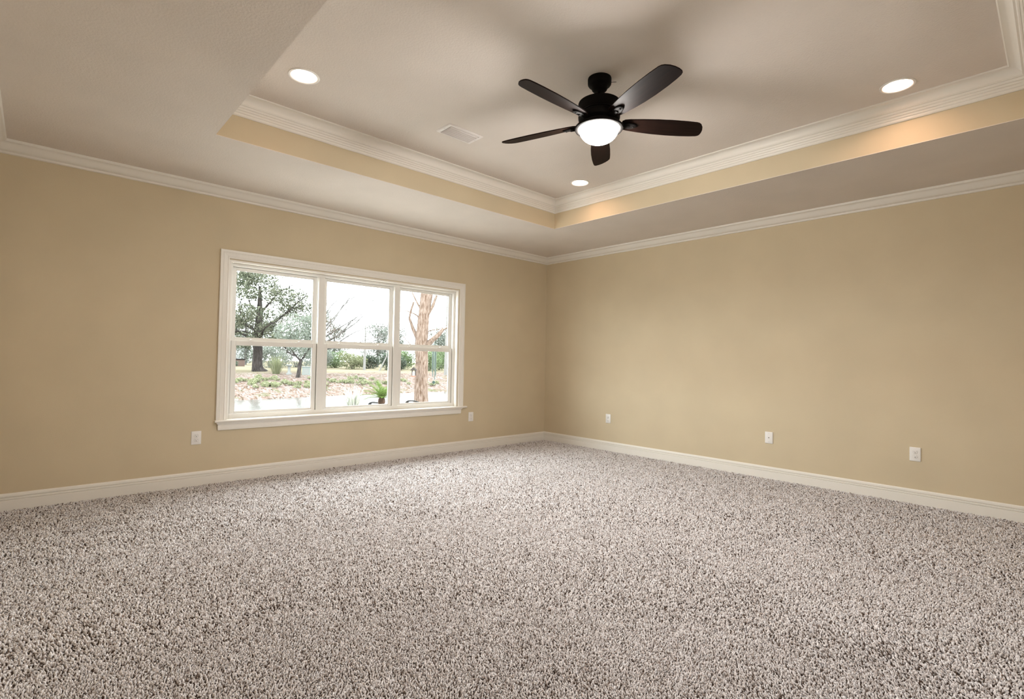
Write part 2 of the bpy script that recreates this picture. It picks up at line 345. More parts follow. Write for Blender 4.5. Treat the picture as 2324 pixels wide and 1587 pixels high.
def outlet_proto():
    o = empty('outlet', (0, 0, 0), 'x', 'outlet', 'wall outlets with white cover plates')
    plate_mesh().build('cover_plate', M['plate'], o, smooth=35)
    for zc in (0.0195, -0.0195):
        r = duplex(zc).build('receptacle', M['plate'], o, smooth=35)
        rim = []
        s = MB().box(-0.0074, -0.0052, -0.0088, -0.0080, zc+0.0005, zc+0.0085).box(0.0052, 0.0074, -0.0088, -0.0080, zc+0.0015, zc+0.0080)
        s.build('slot', M['slot'], r)
        MB().lathe([(0.0030, 0), (0.0030, 0.0008)], 16).build('ground_hole', M['slot'], r)
        g = bpy.data.objects[-1] if False else [q for q in bpy.data.objects if q.parent == r and q.name.startswith('ground_hole')][0]
        g.location = (0, -0.0080, zc-0.0068); g.rotation_euler = (PI/2, 0, 0)
        rr = MB(); 
        def ring(sc, y): return [(max(-0.0172*sc, min(0.0172*sc, 0.0172*sc*math.cos(a))), y, zc + max(-0.0142*sc, min(0.0142*sc, 0.0172*sc*math.sin(a)))) for a in (2*PI*k/40 for k in range(40))]
        rr.prism([ring(1.05, -0.0066), ring(1.05, -0.0070)]); rr.build('socket_shade_ring', M['socket_shade'], r)  # flat grey ring paints the shade line between socket and plate
    s = MB().lathe([(0.0033, 0), (0.0033, 0.0008), (0.002, 0.0014)], 16).build('screw', M['plate'], o); s.location = (0, -0.0066, 0); s.rotation_euler = (PI/2, 0, 0)
    return o
op = outlet_proto()
place(op, (-4.5715, 0, 0.4395), 0, 'white duplex outlet on the window wall left of the window, low by the baseboard')
place(copy_tree(op), (-1.415, 0, 0.441), 0, 'white duplex outlet on the window wall between the window sill end and the corner')
place(copy_tree(op), (0, -1.1795, 0.4385), -PI/2, 'small-looking white duplex outlet on the right wall nearest the room corner')
place(copy_tree(op), (0, -4.458, 0.440), -PI/2, 'white duplex outlet on the right wall farthest from the corner, beyond the cable plate')
cp = empty('cable_jack', (0, -3.2385, 0.4355), 'white wall plate with a single round jack hole on the right wall between two outlets', 'wall plate', rot=(0, 0, -PI/2))
plate_mesh().build('cover_plate', M['plate'], cp, smooth=35)
q = MB().lathe([(0.0075, 0), (0.0075, 0.0012), (0.0052, 0.0016), (0.0052, 0.001)], 24).build('jack_collar', M['plate'], cp, smooth=30); q.location = (0, -0.0066, 0); q.rotation_euler = (PI/2, 0, 0)
q = MB().lathe([(0.0046, 0), (0.0046, 0.0018)], 20).build('jack_hole', M['slot'], cp); q.location = (0, -0.0066, 0); q.rotation_euler = (PI/2, 0, 0)
for z in (0.0415, -0.0415):
    q = MB().lathe([(0.0032, 0), (0.0032, 0.0008), (0.002, 0.0013)], 16).build('screw', M['steel'], cp); q.location = (0, -0.0066, z); q.rotation_euler = (PI/2, 0, 0)

# ------------------------------------------------------------------ recessed downlights
def downlight():
    o = empty('recessed_light', (0, 0, 0), 'x', 'ceiling light', 'recessed downlights in the tray ceiling')
    MB().lathe([(0.0805, 0.020), (0.0805, -0.001), (0.084, -0.0045), (0.090, -0.006), (0.0965, -0.0045), (0.099, -0.0002)], 64, cap=False).build('trim_ring', M['plate'], o, smooth=40)
    MB().lathe([(0.0802, 0.0), (0.0790, 0.015), (0.0770, 0.030), (0.0745, 0.046), (0.071, 0.060)], 64, cap=False).build('baffle', M['plate'], o, smooth=40)
    MB().lathe([(0.0705, 0.058), (0.066, 0.050), (0.050, 0.0455), (0.025, 0.043), (0.0001, 0.0425)], 48, cap=False).build('lamp', M['lamp'], o, smooth=60)
    MB().lathe([(0.0845, 0.0201), (0.0845, 0.11), (0.0001, 0.11)], 32, cap=False).build('housing', M['duct'], o)
    return o
dp = downlight()
lab = ['lit recessed downlight in the tray ceiling above the far room corner', 'lit recessed downlight at the upper left, in the tray ceiling on the window side',
       'lit recessed downlight at the far right of the tray ceiling, beside the crown molding', 'lit recessed downlight of the tray ceiling nearest the viewer']
for k, (x, y) in enumerate(CANS): place(dp if k == 0 else copy_tree(dp), (x, y, H2), 0, lab[k])

# ------------------------------------------------------------------ ceiling register
vc = Vector(((VX0+VX1)/2, (VY0+VY1)/2, H2)); va, vb2 = (VX1-VX0)/2, (VY1-VY0)/2
ve = empty('air_vent', vc, 'white louvered air register on the tray ceiling left of the ceiling fan', 'air vent')
fr = MB()
def rect(a, b, z): return [(-a, -b, z), (a, -b, z), (a, b, z), (-a, b, z)]
rg = [rect(va, vb2, 0), rect(va, vb2, -0.002), rect(va-0.006, vb2-0.006, -0.008), rect(va-0.030, vb2-0.022, -0.009), rect(va-0.030, vb2-0.022, 0.03)]
v = [p for r in rg for p in r]; ff = []
for i in range(len(rg)-1):
    for k in range(4): ff.append((i*4+k, i*4+(k+1)%4, (i+1)*4+(k+1)%4, (i+1)*4+k))
fr.add(v, ff).build('face_frame', M['vent'], ve)
for k in range(6):
    yc = -vb2+0.022+0.0115+k*(2*vb2-0.044-0.023)/5
    pr = [(yc-0.012, -0.0095), (yc-0.007, -0.0065), (yc-0.001, -0.001), (yc+0.004, 0.007), (yc+0.0052, 0.0065), (yc+0.0005, -0.0025), (yc-0.0055, -0.0085), (yc-0.0115, -0.0112)]
    pr = [(2*yc-y, z*1.25) for y, z in pr]
    MB().prism([[(-va+0.036, y, z) for y, z in pr], [(va-0.031, y, z) for y, z in pr]]).build('louver', M['vent'], ve, smooth=40)
MB().box(-va+0.028, va-0.028, -vb2+0.02, vb2-0.02, 0.021, 0.09).build('duct_opening', M['duct'], ve)
for sx in (-1, 1):
    MB().lathe([(0.004, -0.0092), (0.004, -0.0102), (0.002, -0.011)], 12, (sx*(va-0.016), 0, 0)).build('screw', M['steel'], ve)

# ------------------------------------------------------------------ ceiling fan
FX, FY = -3.003, -3.280
fan = empty('ceiling_fan', (FX, FY, H2), 'dark bronze five-blade ceiling fan with a lit frosted glass bowl under the tray ceiling', 'ceiling fan')
MB().lathe([(0.001, 0), (0.0755, 0), (0.0765, -0.004), (0.0765, -0.030), (0.0755, -0.038), (0.071, -0.045), (0.060, -0.050), (0.054, -0.051), (0.053, -0.062), (0.049, -0.074), (0.040, -0.083), (0.026, -0.088), (0.001, -0.089)], 48).build('canopy', M['bronze'], fan, smooth=35)
MB().lathe([(0.0115, -0.085), (0.0115, -0.165)], 20).build('downrod', M['bronze'], fan, smooth=40)
MB().lathe([(0.012, -0.138), (0.035, -0.140), (0.060, -0.1435), (0.062, -0.146), (0.095, -0.1505), (0.098, -0.153), (0.125, -0.158), (0.134, -0.163), (0.136, -0.169), (0.133, -0.174), (0.126, -0.190), (0.116, -0.212), (0.112, -0.217), (0.116, -0.221), (0.116, -0.226), (0.110, -0.230), (0.122, -0.236), (0.133, -0.243), (0.135, -0.252), (0.134, -0.268), (0.128, -0.279), (0.112, -0.286), (0.105, -0.290), (0.105, -0.300), (0.001, -0.301)], 64).build('motor_housing', M['bronze'], fan, smooth=32)
MB().lathe([(0.100, -0.298), (0.112, -0.301), (0.130, -0.306), (0.147, -0.315), (0.156, -0.325), (0.1575, -0.331), (0.154, -0.337), (0.145, -0.3405), (0.135, -0.341), (0.1295, -0.339), (0.128, -0.330)], 64, cap=False).build('light_ring', M['bronze'], fan, smooth=32)
bowl = [(0.1265*math.cos(math.radians(a)), -0.334-0.094*math.sin(math.radians(a))) for a in range(0, 88, 5)] + [(0.0005, -0.428)]
MB().lathe(bowl, 64, cap=False).build('glass_bowl', M['bowl'], fan, smooth=60)
s = MB().tube([(0.0745, 0.0, -0.022), (0.088, 0.006, -0.018), (0.112, 0.012, -0.012)], [0.0016]*3, 6)
w_ = s.build('antenna_wire', M['bronze'], fan); w_.rotation_euler = (0, 0, math.radians(-43))
def blade_mesh():
    """paddle outline: narrow root, widest past the middle, slanted rounded tip; local +x outward"""
    up = [(0.150, 0.030), (0.165, 0.047), (0.200, 0.056), (0.280, 0.066), (0.380, 0.0735), (0.480, 0.0755), (0.580, 0.072), (0.650, 0.066), (0.690, 0.060), (0.704, 0.053), (0.711, 0.042)]
    lo = [(0.713, 0.020), (0.709, -0.008), (0.698, -0.036), (0.680, -0.060), (0.664, -0.071), (0.645, -0.0755), (0.580, -0.078), (0.480, -0.0775), (0.380, -0.0725), (0.280, -0.063), (0.200, -0.053), (0.165, -0.045), (0.150, -0.030)]
    out = up + lo; n = len(out); cxm = 0.45
    rg = []
    for s_, z in ((0.996, 0.0035), (1.0, 0.002), (1.0, -0.002), (0.996, -0.0035)):
        rg.append([(cxm+(x-cxm)*(1-(1-s_)*0.5), 0.94*y*(s_*2-1 if s_ < 1 else 1), z) for x, y in out])
    return MB().prism(rg)
def iron_mesh():
    b = MB()
    b.tube([(0.100, 0, 0.012), (0.130, 0, 0.000), (0.160, 0, -0.007), (0.200, 0, -0.008)], [0.016, 0.015, 0.017, 0.014], 12)
    rg = []
    for s_, z in ((0.86, -0.0035), (1.0, -0.006), (1.0, -0.010), (0.9, -0.0135), (0.7, -0.015)):
        rg.append([(0.205+0.050*s_*math.cos(a), 0.026*s_*math.sin(a), z) for a in (2*PI*k/28 for k in range(28))])
    b.prism(rg)
    for dx in (-0.022, 0.022): b.lathe([(0.006, -0.014), (0.006, -0.017), (0.003, -0.019)], 12, (0.207+dx, 0, 0))
    return b
bl0 = blade_mesh().build('blade', M['blade'], fan, smooth=30)
ir0 = iron_mesh().build('blade_iron', M['bronze'], bl0, smooth=35)
PITCH = -14.5
for k in range(5):
    bl = bl0 if k == 0 else copy_tree(bl0, fan)
    bl.rotation_mode = 'XYZ'; bl.location = (0, 0, -0.289)
    bl.rotation_euler = (math.radians(PITCH), 0, math.radians(36.2+72*k))
#@@OUTSIDE
# ------------------------------------------------------------------ outside the window
def ground_z(x, y):
    y = np.asarray(y, float); x = np.asarray(x, float)
    sh = 0.35*np.sin(x*0.35+1.0) + 0.2*np.sin(x*0.9)
    yy = y + np.where(y > 6, sh, 0)
    z = np.interp(yy, [-30, 4.0, 5.0, 8.6, 10.2, 11.0, 19.6, 20.6, 23, 26, 31, 40, 60, 90], [-0.14, -0.14, -0.30, -0.38, -1.05, -1.5, -1.5, -0.78, -0.40, -0.07, 0.04, 0.16, 0.25, 0.4])
    return z
def gz(x, y): return float(ground_z(x, y))
gx = np.concatenate([np.linspace(-45, -8, 12), np.arange(-7, 30, 0.5), np.linspace(30.5, 70, 14)]); gy = np.concatenate([np.linspace(0.15, 4, 8), np.arange(4.2, 42, 0.3), np.linspace(43, 90, 14)])
X, Y = np.meshgrid(gx, gy, indexing='ij'); Z = ground_z(X, Y)
far = (Y > 20.6); Z = Z + np.where(far & (Y < 34), 0.05*np.sin(X*1.7+Y*2.1)*np.sin(Y*1.3-X), 0)
vs = np.stack([X, Y, Z], -1).reshape(-1, 3); ny = len(gy)
fs = [(i*ny+k, (i+1)*ny+k, (i+1)*ny+k+1, i*ny+k+1) for i in range(len(gx)-1) for k in range(ny-1)]
m = mat('leaf_strewn_ground', (0.07, 0.06, 0.05), 1.0, 0.0); M['ground'] = m
N, L, b = nodes(m); co = coords(N); sep = N.new('ShaderNodeSeparateXYZ'); L.new(co, sep.inputs[0])
nz = noise(N, L, co, 0.45, 3); a1 = N.new('ShaderNodeMath'); a1.operation = 'MULTIPLY_ADD'; a1.inputs[1].default_value = 7.0; L.new(nz.outputs[0], a1.inputs[0]); L.new(sep.outputs[1], a1.inputs[2])
mr = N.new('ShaderNodeMapRange'); mr.inputs[1].default_value = 33.0; mr.inputs[2].default_value = 38.0; L.new(a1.outputs[0], mr.inputs[0])
sc_ = N.new('ShaderNodeMapping'); sc_.inputs['Scale'].default_value = (1, 0.30, 1); L.new(co, sc_.inputs[0])
vo = N.new('ShaderNodeTexVoronoi'); vo.inputs['Scale'].default_value = 17.0; L.new(sc_.outputs[0], vo.inputs['Vector'])
s2 = N.new('ShaderNodeSeparateColor'); L.new(vo.outputs['Color'], s2.inputs[0])
lit = ramp(N, L, s2.outputs[0], [(0.0, (0.030, 0.021, 0.015)), (0.10, (0.055, 0.039, 0.031)), (0.36, (0.073, 0.055, 0.049)), (0.66, (0.085, 0.071, 0.066)), (0.90, (0.10, 0.092, 0.089))]); lit.color_ramp.interpolation = 'CONSTANT'
n4 = noise(N, L, co, 1.1, 4, 0.6); wr = ramp(N, L, n4.outputs[0], [(0.57, (0, 0, 0)), (0.68, (0.8, 0.8, 0.8))])
n5 = noise(N, L, co, 9, 3); weed = ramp(N, L, n5.outputs[0], [(0.4, (0.024, 0.028, 0.014)), (0.65, (0.062, 0.064, 0.038))])
litw = mixc(N, L, wr.outputs[0], lit.outputs[0], weed.outputs[0])
n6 = noise(N, L, co, 14, 3); lawn = ramp(N, L, n6.outputs[0], [(0.3, (0.078, 0.068, 0.046)), (0.7, (0.105, 0.094, 0.070))])
farc = mixc(N, L, mr.outputs[0], litw, lawn.outputs[0])
mrp = N.new('ShaderNodeMapRange'); mrp.inputs[1].default_value = 8.0; mrp.inputs[2].default_value = 10.0; L.new(sep.outputs[1], mrp.inputs[0])
n7 = noise(N, L, co, 30, 3); near = ramp(N, L, n7.outputs[0], [(0.3, (0.20, 0.19, 0.17)), (0.7, (0.28, 0.27, 0.25))])
L.new(mixc(N, L, mrp.outputs[0], near.outputs[0], farc), b.inputs['Base Color'])
S(MB().add(vs, fs).build('ground', M['ground'], smooth=180))
patio = mat('pale_concrete', (0.42, 0.40, 0.37), 0.9, 0.1)
S(MB().box(-9, 3.4, T, 3.9, -0.3, -0.12).build('patio', patio))
m = mat('pond_water', (0.035, 0.04, 0.04), 0.06, 0.5); M['water'] = m
N, L, b = nodes(m); mp = N.new('ShaderNodeMapping'); mp.inputs['Scale'].default_value = (1.0, 2.2, 1.0); L.new(coords(N), mp.inputs[0])
n = noise(N, L, mp.outputs[0], 3.4, 4, 0.62); bump(N, L, b, n.outputs[0], 0.40, 0.05)
S(MB().add([(-45, 8.8, -0.82), (70, 8.8, -0.82), (70, 21.6, -0.82), (-45, 21.6, -0.82)], [(0, 1, 2, 3)]).build('pond', M['water']))

def foliage_mat(name, c0, c1, trans=0.35):
    m = bpy.data.materials.new(name); m.use_nodes = True; N, L = m.node_tree.nodes, m.node_tree.links; N.remove(N['Principled BSDF'])
    g = N.new('ShaderNodeNewGeometry'); r = ramp(N, L, g.outputs['Random Per Island'], [(0.0, c0), (0.6, tuple((a+b)/2 for a, b in zip(c0, c1))), (1.0, c1)])
    d = N.new('ShaderNodeBsdfDiffuse'); t = N.new('ShaderNodeBsdfTranslucent'); mx = N.new('ShaderNodeMixShader'); mx.inputs[0].default_value = trans
    L.new(r.outputs[0], d.inputs[0]); L.new(r.outputs[0], t.inputs[0]); L.new(d.outputs[0], mx.inputs[1]); L.new(t.outputs[0], mx.inputs[2]); L.new(mx.outputs[0], N['Material Output'].inputs[0])
    return m
LEAF = dict(oak=foliage_mat('magnolia_leaves', (0.014, 0.020, 0.012), (0.125, 0.130, 0.095)), fine=foliage_mat('fine_grey_green_leaves', (0.090, 0.105, 0.085), (0.150, 0.165, 0.142), 0.45),
            bush=foliage_mat('bright_bush_leaves', (0.050, 0.074, 0.034), (0.110, 0.140, 0.080)), dark=foliage_mat('dark_shrub_leaves', (0.020, 0.030, 0.022), (0.080, 0.095, 0.075)),
            line=foliage_mat('hazed_treeline_leaves', (0.070, 0.080, 0.068), (0.140, 0.150, 0.132)), yellow=foliage_mat('yellow_green_leaves', (0.085, 0.094, 0.050), (0.14, 0.145, 0.095)),  # treeline greens lightened to put distance haze into the leaf colour
            red=foliage_mat('rusty_twig_leaves', (0.05, 0.035, 0.026), (0.095, 0.075, 0.062)), palm=foliage_mat('sago_fronds', (0.026, 0.052, 0.010), (0.105, 0.155, 0.045), 0.3),
            pale=foliage_mat('pale_grass', (0.17, 0.18, 0.15), (0.26, 0.26, 0.23), 0.3))
def bark(name, c0, c1, sc=14, strength=0.8):
    m = mat(name, c0, 0.95, 0.05); N, L, b = nodes(m); mp = N.new('ShaderNodeMapping'); mp.inputs['Scale'].default_value = (1, 1, 0.22); L.new(coords(N), mp.inputs[0])
    n = noise(N, L, mp.outputs[0], sc, 4, 0.65); r = ramp(N, L, n.outputs[0], [(0.35, c0), (0.65, c1)]); L.new(r.outputs[0], b.inputs['Base Color']); bump(N, L, b, n.outputs[0], strength, 0.04); return m
BARK = dict(dark=bark('dark_oak_bark', (0.005, 0.0045, 0.0045), (0.034, 0.030, 0.029)), cypress=bark('reddish_cypress_bark', (0.040, 0.024, 0.016), (0.12, 0.092, 0.078), 26), grey=bark('grey_branch_bark', (0.050, 0.047, 0.045), (0.095, 0.090, 0.086)),
            pale=bark('pale_trunk_bark', (0.085, 0.082, 0.078), (0.125, 0.12, 0.116)))
def leaves(name, blobs, n, size, material, parent, seed=0, shell=0.5, droop=0.0):
    """leaf quads scattered through ellipsoids ((x,y,z),(rx,ry,rz)); one mesh"""
    g = np.random.default_rng(seed); vol = np.array([b_[1][0]*b_[1][1]*b_[1][2] for b_ in blobs])**0.75; vol /= vol.sum()
    V = []
    for (c_, r_), p_ in zip(blobs, vol):
        k = max(4, int(n*p_)); d = g.normal(size=(k, 3)); d /= np.linalg.norm(d, axis=1, keepdims=True)
        rad = g.random((k, 1))**(1/3*(1-shell)+0.12*shell) ; pos = np.array(c_) + d*rad*np.array(r_)
        a = g.normal(size=(k, 3)); a[:, 2] -= droop; a /= np.linalg.norm(a, axis=1, keepdims=True); q = np.cross(a, g.normal(size=(k, 3))); q /= np.linalg.norm(q, axis=1, keepdims=True)
        s_ = size*(0.6+0.8*g.random((k, 1))); a = a*s_; q = q*s_*0.42
        V.append(np.stack([pos-a*0.5, pos+q*0.5, pos+a*0.5, pos-q*0.5], 1))
    V = np.concatenate(V); k = len(V); me = bpy.data.meshes.new(name)
    me.vertices.add(4*k); me.vertices.foreach_set('co', V.reshape(-1).astype(np.float32)); me.loops.add(4*k); me.loops.foreach_set('vertex_index', np.arange(4*k, dtype=np.int32))
    me.polygons.add(k); me.polygons.foreach_set('loop_start', np.arange(0, 4*k, 4, dtype=np.int32)); me.polygons.foreach_set('loop_total', np.full(k, 4, dtype=np.int32)); me.update(); me.validate()
    me.materials.append(material); o = bpy.data.objects.new(name, me); link(o, parent); return o
def limb(b, p0, d, length, r0, r1, wob, seg, g, n=6):
    pts = [Vector(p0)]; d = Vector(d).normalized()
    for k in range(seg):
        d = (d + Vector(g.normal(size=3))*wob).normalized(); pts.append(pts[-1] + d*length/seg)
    b.tube(pts, [r0+(r1-r0)*k/seg for k in range(seg+1)], n); return pts, d
def branches(b, p0, d, length, r0, depth, g, wob=0.14, kids=3, spread=0.8, lift=0.1):
    pts, d2 = limb(b, p0, d, length, r0, r0*0.45, wob, 5, g, 6 if r0 > 0.02 else 4)
    if depth:
        for k in range(kids):
            q = pts[1+int(g.integers(1, 5))]; nd = (Vector(d) + Vector(g.normal(size=3))*spread + Vector((0, 0, lift))).normalized()
            branches(b, q, nd, length*(0.5+0.25*g.random()), r0*0.5, depth-1, g, wob, kids, spread, lift)

def tree(name, label, cat, x, y, group=None, trunk=None, blobs=None, n=0, size=0.1, leaf=None, bk=None, seed=0, shell=0.5):
    o = empty(name, (x, y, gz(x, y)-0.02), label, cat, group)
    if trunk: trunk.build('trunk', bk, o, smooth=60)
    if blobs: leaves('foliage', blobs, n, size, leaf, o, seed, shell)
    return o
# big evergreen with the dark trunk, seen in the left pane
g = np.random.default_rng(11); b = MB()
b.tube([(0.12, 0, -0.1), (0.03, 0, 0.15), (-0.02, 0, 0.5), (0, 0, 1.4), (-0.06, 0, 2.6), (0.05, 0, 4.2), (0, 0, 6.2)], [0.62, 0.42, 0.345, 0.32, 0.30, 0.22, 0.08], 20)
for a, el, ln, h in ((0.2, 0.35, 3.2, 2.0), (2.7, 0.3, 3.6, 2.2), (3.5, 0.5, 3.4, 2.8), (5.6, 0.6, 3.0, 2.9), (1.2, 0.7, 2.6, 3.4), (4.4, 0.3, 2.8, 2.1), (0.0, 0.9, 2.2, 4.1)):
    branches(b, (0, 0, h), (math.cos(a), math.sin(a), el), ln, 0.10, 2, g, 0.12, 3, 0.6)
blobs = []
for k in range(120):
    a = 2*PI*g.random(); zz = 1.9 + 5.4*g.random()**1.1; cap_ = math.sqrt(max(0.06, 1-((zz-3.4)/4.1)**2)) if zz > 3.4 else 0.93+0.05*g.random()
    rr = 4.3*cap_*(0.25+0.75*g.random()**0.6); s_ = 0.40+0.45*g.random()
    blobs.append(((rr*math.cos(a), rr*math.sin(a)*0.8, zz), (s_*1.2, s_*1.1, s_*0.62)))
tree('evergreen_tree', 'large evergreen tree with thick dark trunk seen through the left window pane', 'tree', 6.11, 34.27, trunk=b, bk=BARK['dark'], blobs=blobs, n=24000, size=0.165, leaf=LEAF['oak'], seed=3)
# small fine-leaved tree on the bank
g = np.random.default_rng(5); b = MB(); b.tube([(-0.05, 0, -0.1), (0, 0, 0.2), (0.06, 0, 0.7), (0.12, 0, 1.15)], [0.15, 0.12, 0.105, 0.09], 12)
for a, el in ((0.2, 1.0), (2.6, 1.1), (3.6, 0.8), (5.4, 0.9)): branches(b, (0.10, 0, 1.0), (math.cos(a)*0.8, math.sin(a)*0.8, el), 1.5, 0.05, 2, g, 0.12, 3, 0.5)
tree('willowy_tree', 'small tree with wispy grey-green foliage standing on the leaf-covered bank', 'tree', 6.03, 26.16, trunk=b, bk=BARK['dark'], seed=8, leaf=LEAF['fine'], size=0.11, n=6500, shell=0.1,
     blobs=[((-0.55, 0, 2.0), (0.7, 0.7, 0.5)), ((0.6, 0, 1.75), (0.6, 0.7, 0.5)), ((0.1, 0, 2.6), (0.9, 0.8, 0.6)), ((-0.95, 0, 2.7), (0.55, 0.6, 0.6)), ((0.85, 0, 2.7), (0.6, 0.6, 0.6)), ((-0.2, 0, 3.4), (0.7, 0.6, 0.5)), ((0.6, 0, 3.5), (0.5, 0.5, 0.5)), ((-1.2, 0, 2.0), (0.4, 0.4, 0.35)), ((1.15, 0, 2.1), (0.4, 0.4, 0.35))])
# cypress by the near bank, right pane
g = np.random.default_rng(21); b = MB(); cb = -0.36
b.tube([(0, 0, 0), (0, 0, 0.35), (-0.01, 0.01, 0.9), (0.0, 0, 1.5), (-0.03, 0.02, 2.1), (0.0, 0, 2.6), (0.03, -0.02, 3.1), (0.06, -0.04, 3.8)], [0.27, 0.225, 0.205, 0.195, 0.20, 0.185, 0.17, 0.15], 18)
b.tube([(-0.02, 0.02, 2.75), (0.10, -0.08, 3.2), (0.20, -0.16, 3.9)], [0.11, 0.10, 0.08], 12)
R_ = Vector((0.73, -0.68, 0))                                            # sideways as seen from the room
def cl(pts, rad): b.tube([R_*x + Vector((0, 0, z)) for x, z in pts], rad, 8)
cl([(0.10, 2.00), (0.30, 2.20), (0.52, 2.40), (0.66, 2.58)], [0.10, 0.085, 0.07, 0.05]); cl([(0.60, 2.52), (0.80, 2.62), (1.05, 2.78)], [0.03, 0.02, 0.012])
cl([(0.12, 2.45), (0.28, 2.52), (0.50, 2.55), (0.75, 2.68)], [0.03, 0.018, 0.013, 0.008])
cl([(-0.14, 2.22), (-0.30, 2.55), (-0.42, 2.88), (-0.40, 3.05), (-0.30, 3.4)], [0.07, 0.055, 0.04, 0.035, 0.03]); cl([(-0.10, 2.78), (-0.16, 2.95), (-0.28, 3.03), (-0.48, 3.10), (-0.75, 3.16)], [0.03, 0.026, 0.022, 0.016, 0.01])
cl([(-0.06, 3.15), (-0.22, 3.42), (-0.36, 3.70)], [0.035, 0.026, 0.02]); cl([(0.14, 3.0), (0.30, 3.28), (0.42, 3.62)], [0.06, 0.05, 0.035]); cl([(-0.16, 1.90), (-0.36, 2.05), (-0.60, 2.30)], [0.025, 0.018, 0.01])
cy = tree('cypress_tree', 'reddish-barked cypress trunk with broken limbs standing in the right window pane', 'tree', 3.19, 8.30, trunk=b, bk=BARK['cypress'])
# bird feeder fixed beside the cypress trunk
wood = mat('weathered_red_wood', (0.10, 0.055, 0.04), 0.8, 0.2); dkw = mat('dark_feeder_wood', (0.015, 0.012, 0.011), 0.8, 0.2); clearw = mat('pale_feeder_panel', (0.30, 0.29, 0.27), 0.4, 0.4)
bf = empty('bird_feeder', (2.80, 8.14, 0.64), 'small roofed wooden bird feeder hanging at the left side of the cypress trunk', 'bird feeder', rot=(0, 0, math.radians(-43)))
MB().prism([[(-0.10, -0.09, 0.20), (0.10, -0.09, 0.20), (0.0, -0.09, 0.30)], [(-0.10, 0.09, 0.20), (0.10, 0.09, 0.20), (0.0, 0.09, 0.30)]]).build('roof', dkw, bf)
MB().box(-0.062, 0.062, -0.055, 0.055, 0.0, 0.045).build('tray', wood, bf)
for sx in (-0.05, 0.045): MB().box(sx, sx+0.012, -0.05, 0.05, 0.045, 0.205).build('post', dkw, bf)
MB().box(-0.036, 0.043, -0.02, 0.02, 0.045, 0.17).build('seed_panel', clearw, bf)
MB().tube([(0.0, 0, 0.29), (0.06, 0.0, 0.42), (0.19, 0, 0.46)], 0.005, 6).build('hanger', dkw, bf)
# wind chime under the eave
teal = mat('green_metal_chime', (0.045, 0.075, 0.07), 0.35, 0.5, 0.3)
wc = empty('wind_chime', (-1.772, 0.355, H+0.06), 'green metal tube wind chime hanging outside the right window pane', 'wind chime')
MB().tube([(0, 0, 0), (0, 0, -1.42)], 0.0010, 5).build('cord', teal, wc)
MB().lathe([(0.001, -1.410), (0.030, -1.412), (0.031, -1.422), (0.001, -1.424)], 24).build('top_disc', teal, wc, smooth=30)
for k, ln in enumerate((0.44, 0.40, 0.34, 0.30, 0.38)):
    a = 2*PI*k/5+0.4; MB().tube([(0.024*math.cos(a), 0.024*math.sin(a), -1.445), (0.024*math.cos(a), 0.024*math.sin(a), -1.445-ln)], 0.0058, 10).build('chime_tube', teal, wc, smooth=50)
MB().tube([(0, 0, -1.42), (0, 0, -1.90)], 0.0008, 5).build('striker_cord', teal, wc)
sd = MB().lathe([(0.001, -0.003), (0.020, -0.003), (0.021, 0.0), (0.020, 0.003), (0.001, 0.003)], 24).build('wind_catcher', teal, wc, smooth=30); sd.location = (0, 0, -1.918); sd.rotation_euler = (PI/2, 0, math.radians(-43))
# the sago palm on its white plant stand, and one patio chair facing the pond
white = mat('white_stand_enamel', (0.5, 0.5, 0.49), 0.5, 0.3)
px_, py_ = -1.68, 1.905; tz = 0.478
ptb = empty('plant_stand', (px_, py_, -0.12), 'slim white plant stand under the sago palm outside the center window', 'plant stand')
hh = tz+0.12
MB().lathe([(0.001, hh-0.016), (0.083, hh-0.016), (0.088, hh-0.008), (0.083, hh), (0.001, hh)], 32).build('top', white, ptb, smooth=30)
for k in range(3):
    a = PI/4+k*2*PI/3; MB().tube([(0.12*math.cos(a), 0.12*math.sin(a), 0.0), (0.06*math.cos(a), 0.06*math.sin(a), hh-0.016)], 0.010, 8).build('leg', white, ptb, smooth=50)
sp = empty('sago_palm', (px_, py_, tz), 'green sago palm with stubby brown trunk on the slim white plant stand', 'palm')
m = bark('sago_trunk', (0.012, 0.008, 0.006), (0.085, 0.055, 0.045), 60, 1.0)
MB().lathe([(0.001, 0), (0.048, 0), (0.054, 0.015), (0.055, 0.045), (0.051, 0.075), (0.040, 0.092), (0.001, 0.098)], 24).build('trunk', m, sp, smooth=50)
g = np.random.default_rng(2); PF = []
for k in range(34):
    a = 2*PI*k*0.382; ln = 0.28+0.10*g.random(); e0 = math.radians(18+62*(k/34.0)); fm = MB(); pts = []
    for q in range(9):
        s_ = q/8.0; e1 = e0 - s_*math.radians(48); 
        pts.append(Vector((0, 0, 0.088)) if q == 0 else pts[-1] + Vector((math.cos(a)*math.cos(e1), math.sin(a)*math.cos(e1), math.sin(e1)))*ln/8)
    fm.tube(pts, [0.0035*(1-0.7*i/8) for i in range(9)], 5)
    side = Vector((-math.sin(a), math.cos(a), 0))
    for i in range(1, 9):
        for j_ in range(2):
            p = pts[i-1].lerp(pts[i], j_*0.5); t_ = (pts[i]-pts[i-1]).normalized(); wl = 0.075*math.sin(PI*min(0.95, 0.15+i/9.5))+0.012
            for sg in (-1, 1):
                tip = p + side*sg*wl*0.8 + t_*wl*0.75 + Vector((0, 0, 0.012)); wv_ = t_*0.0062
                fm.add([p-wv_, p+wv_, tip], [(0, 1, 2)])
    fm.build('frond', LEAF['palm'], sp)
pc = empty('patio_chair', (-0.96, 2.66, -0.12), 'black metal patio chair facing the pond, its curved armrests just over the window sill', 'chair', rot=(0, 0, PI/2))
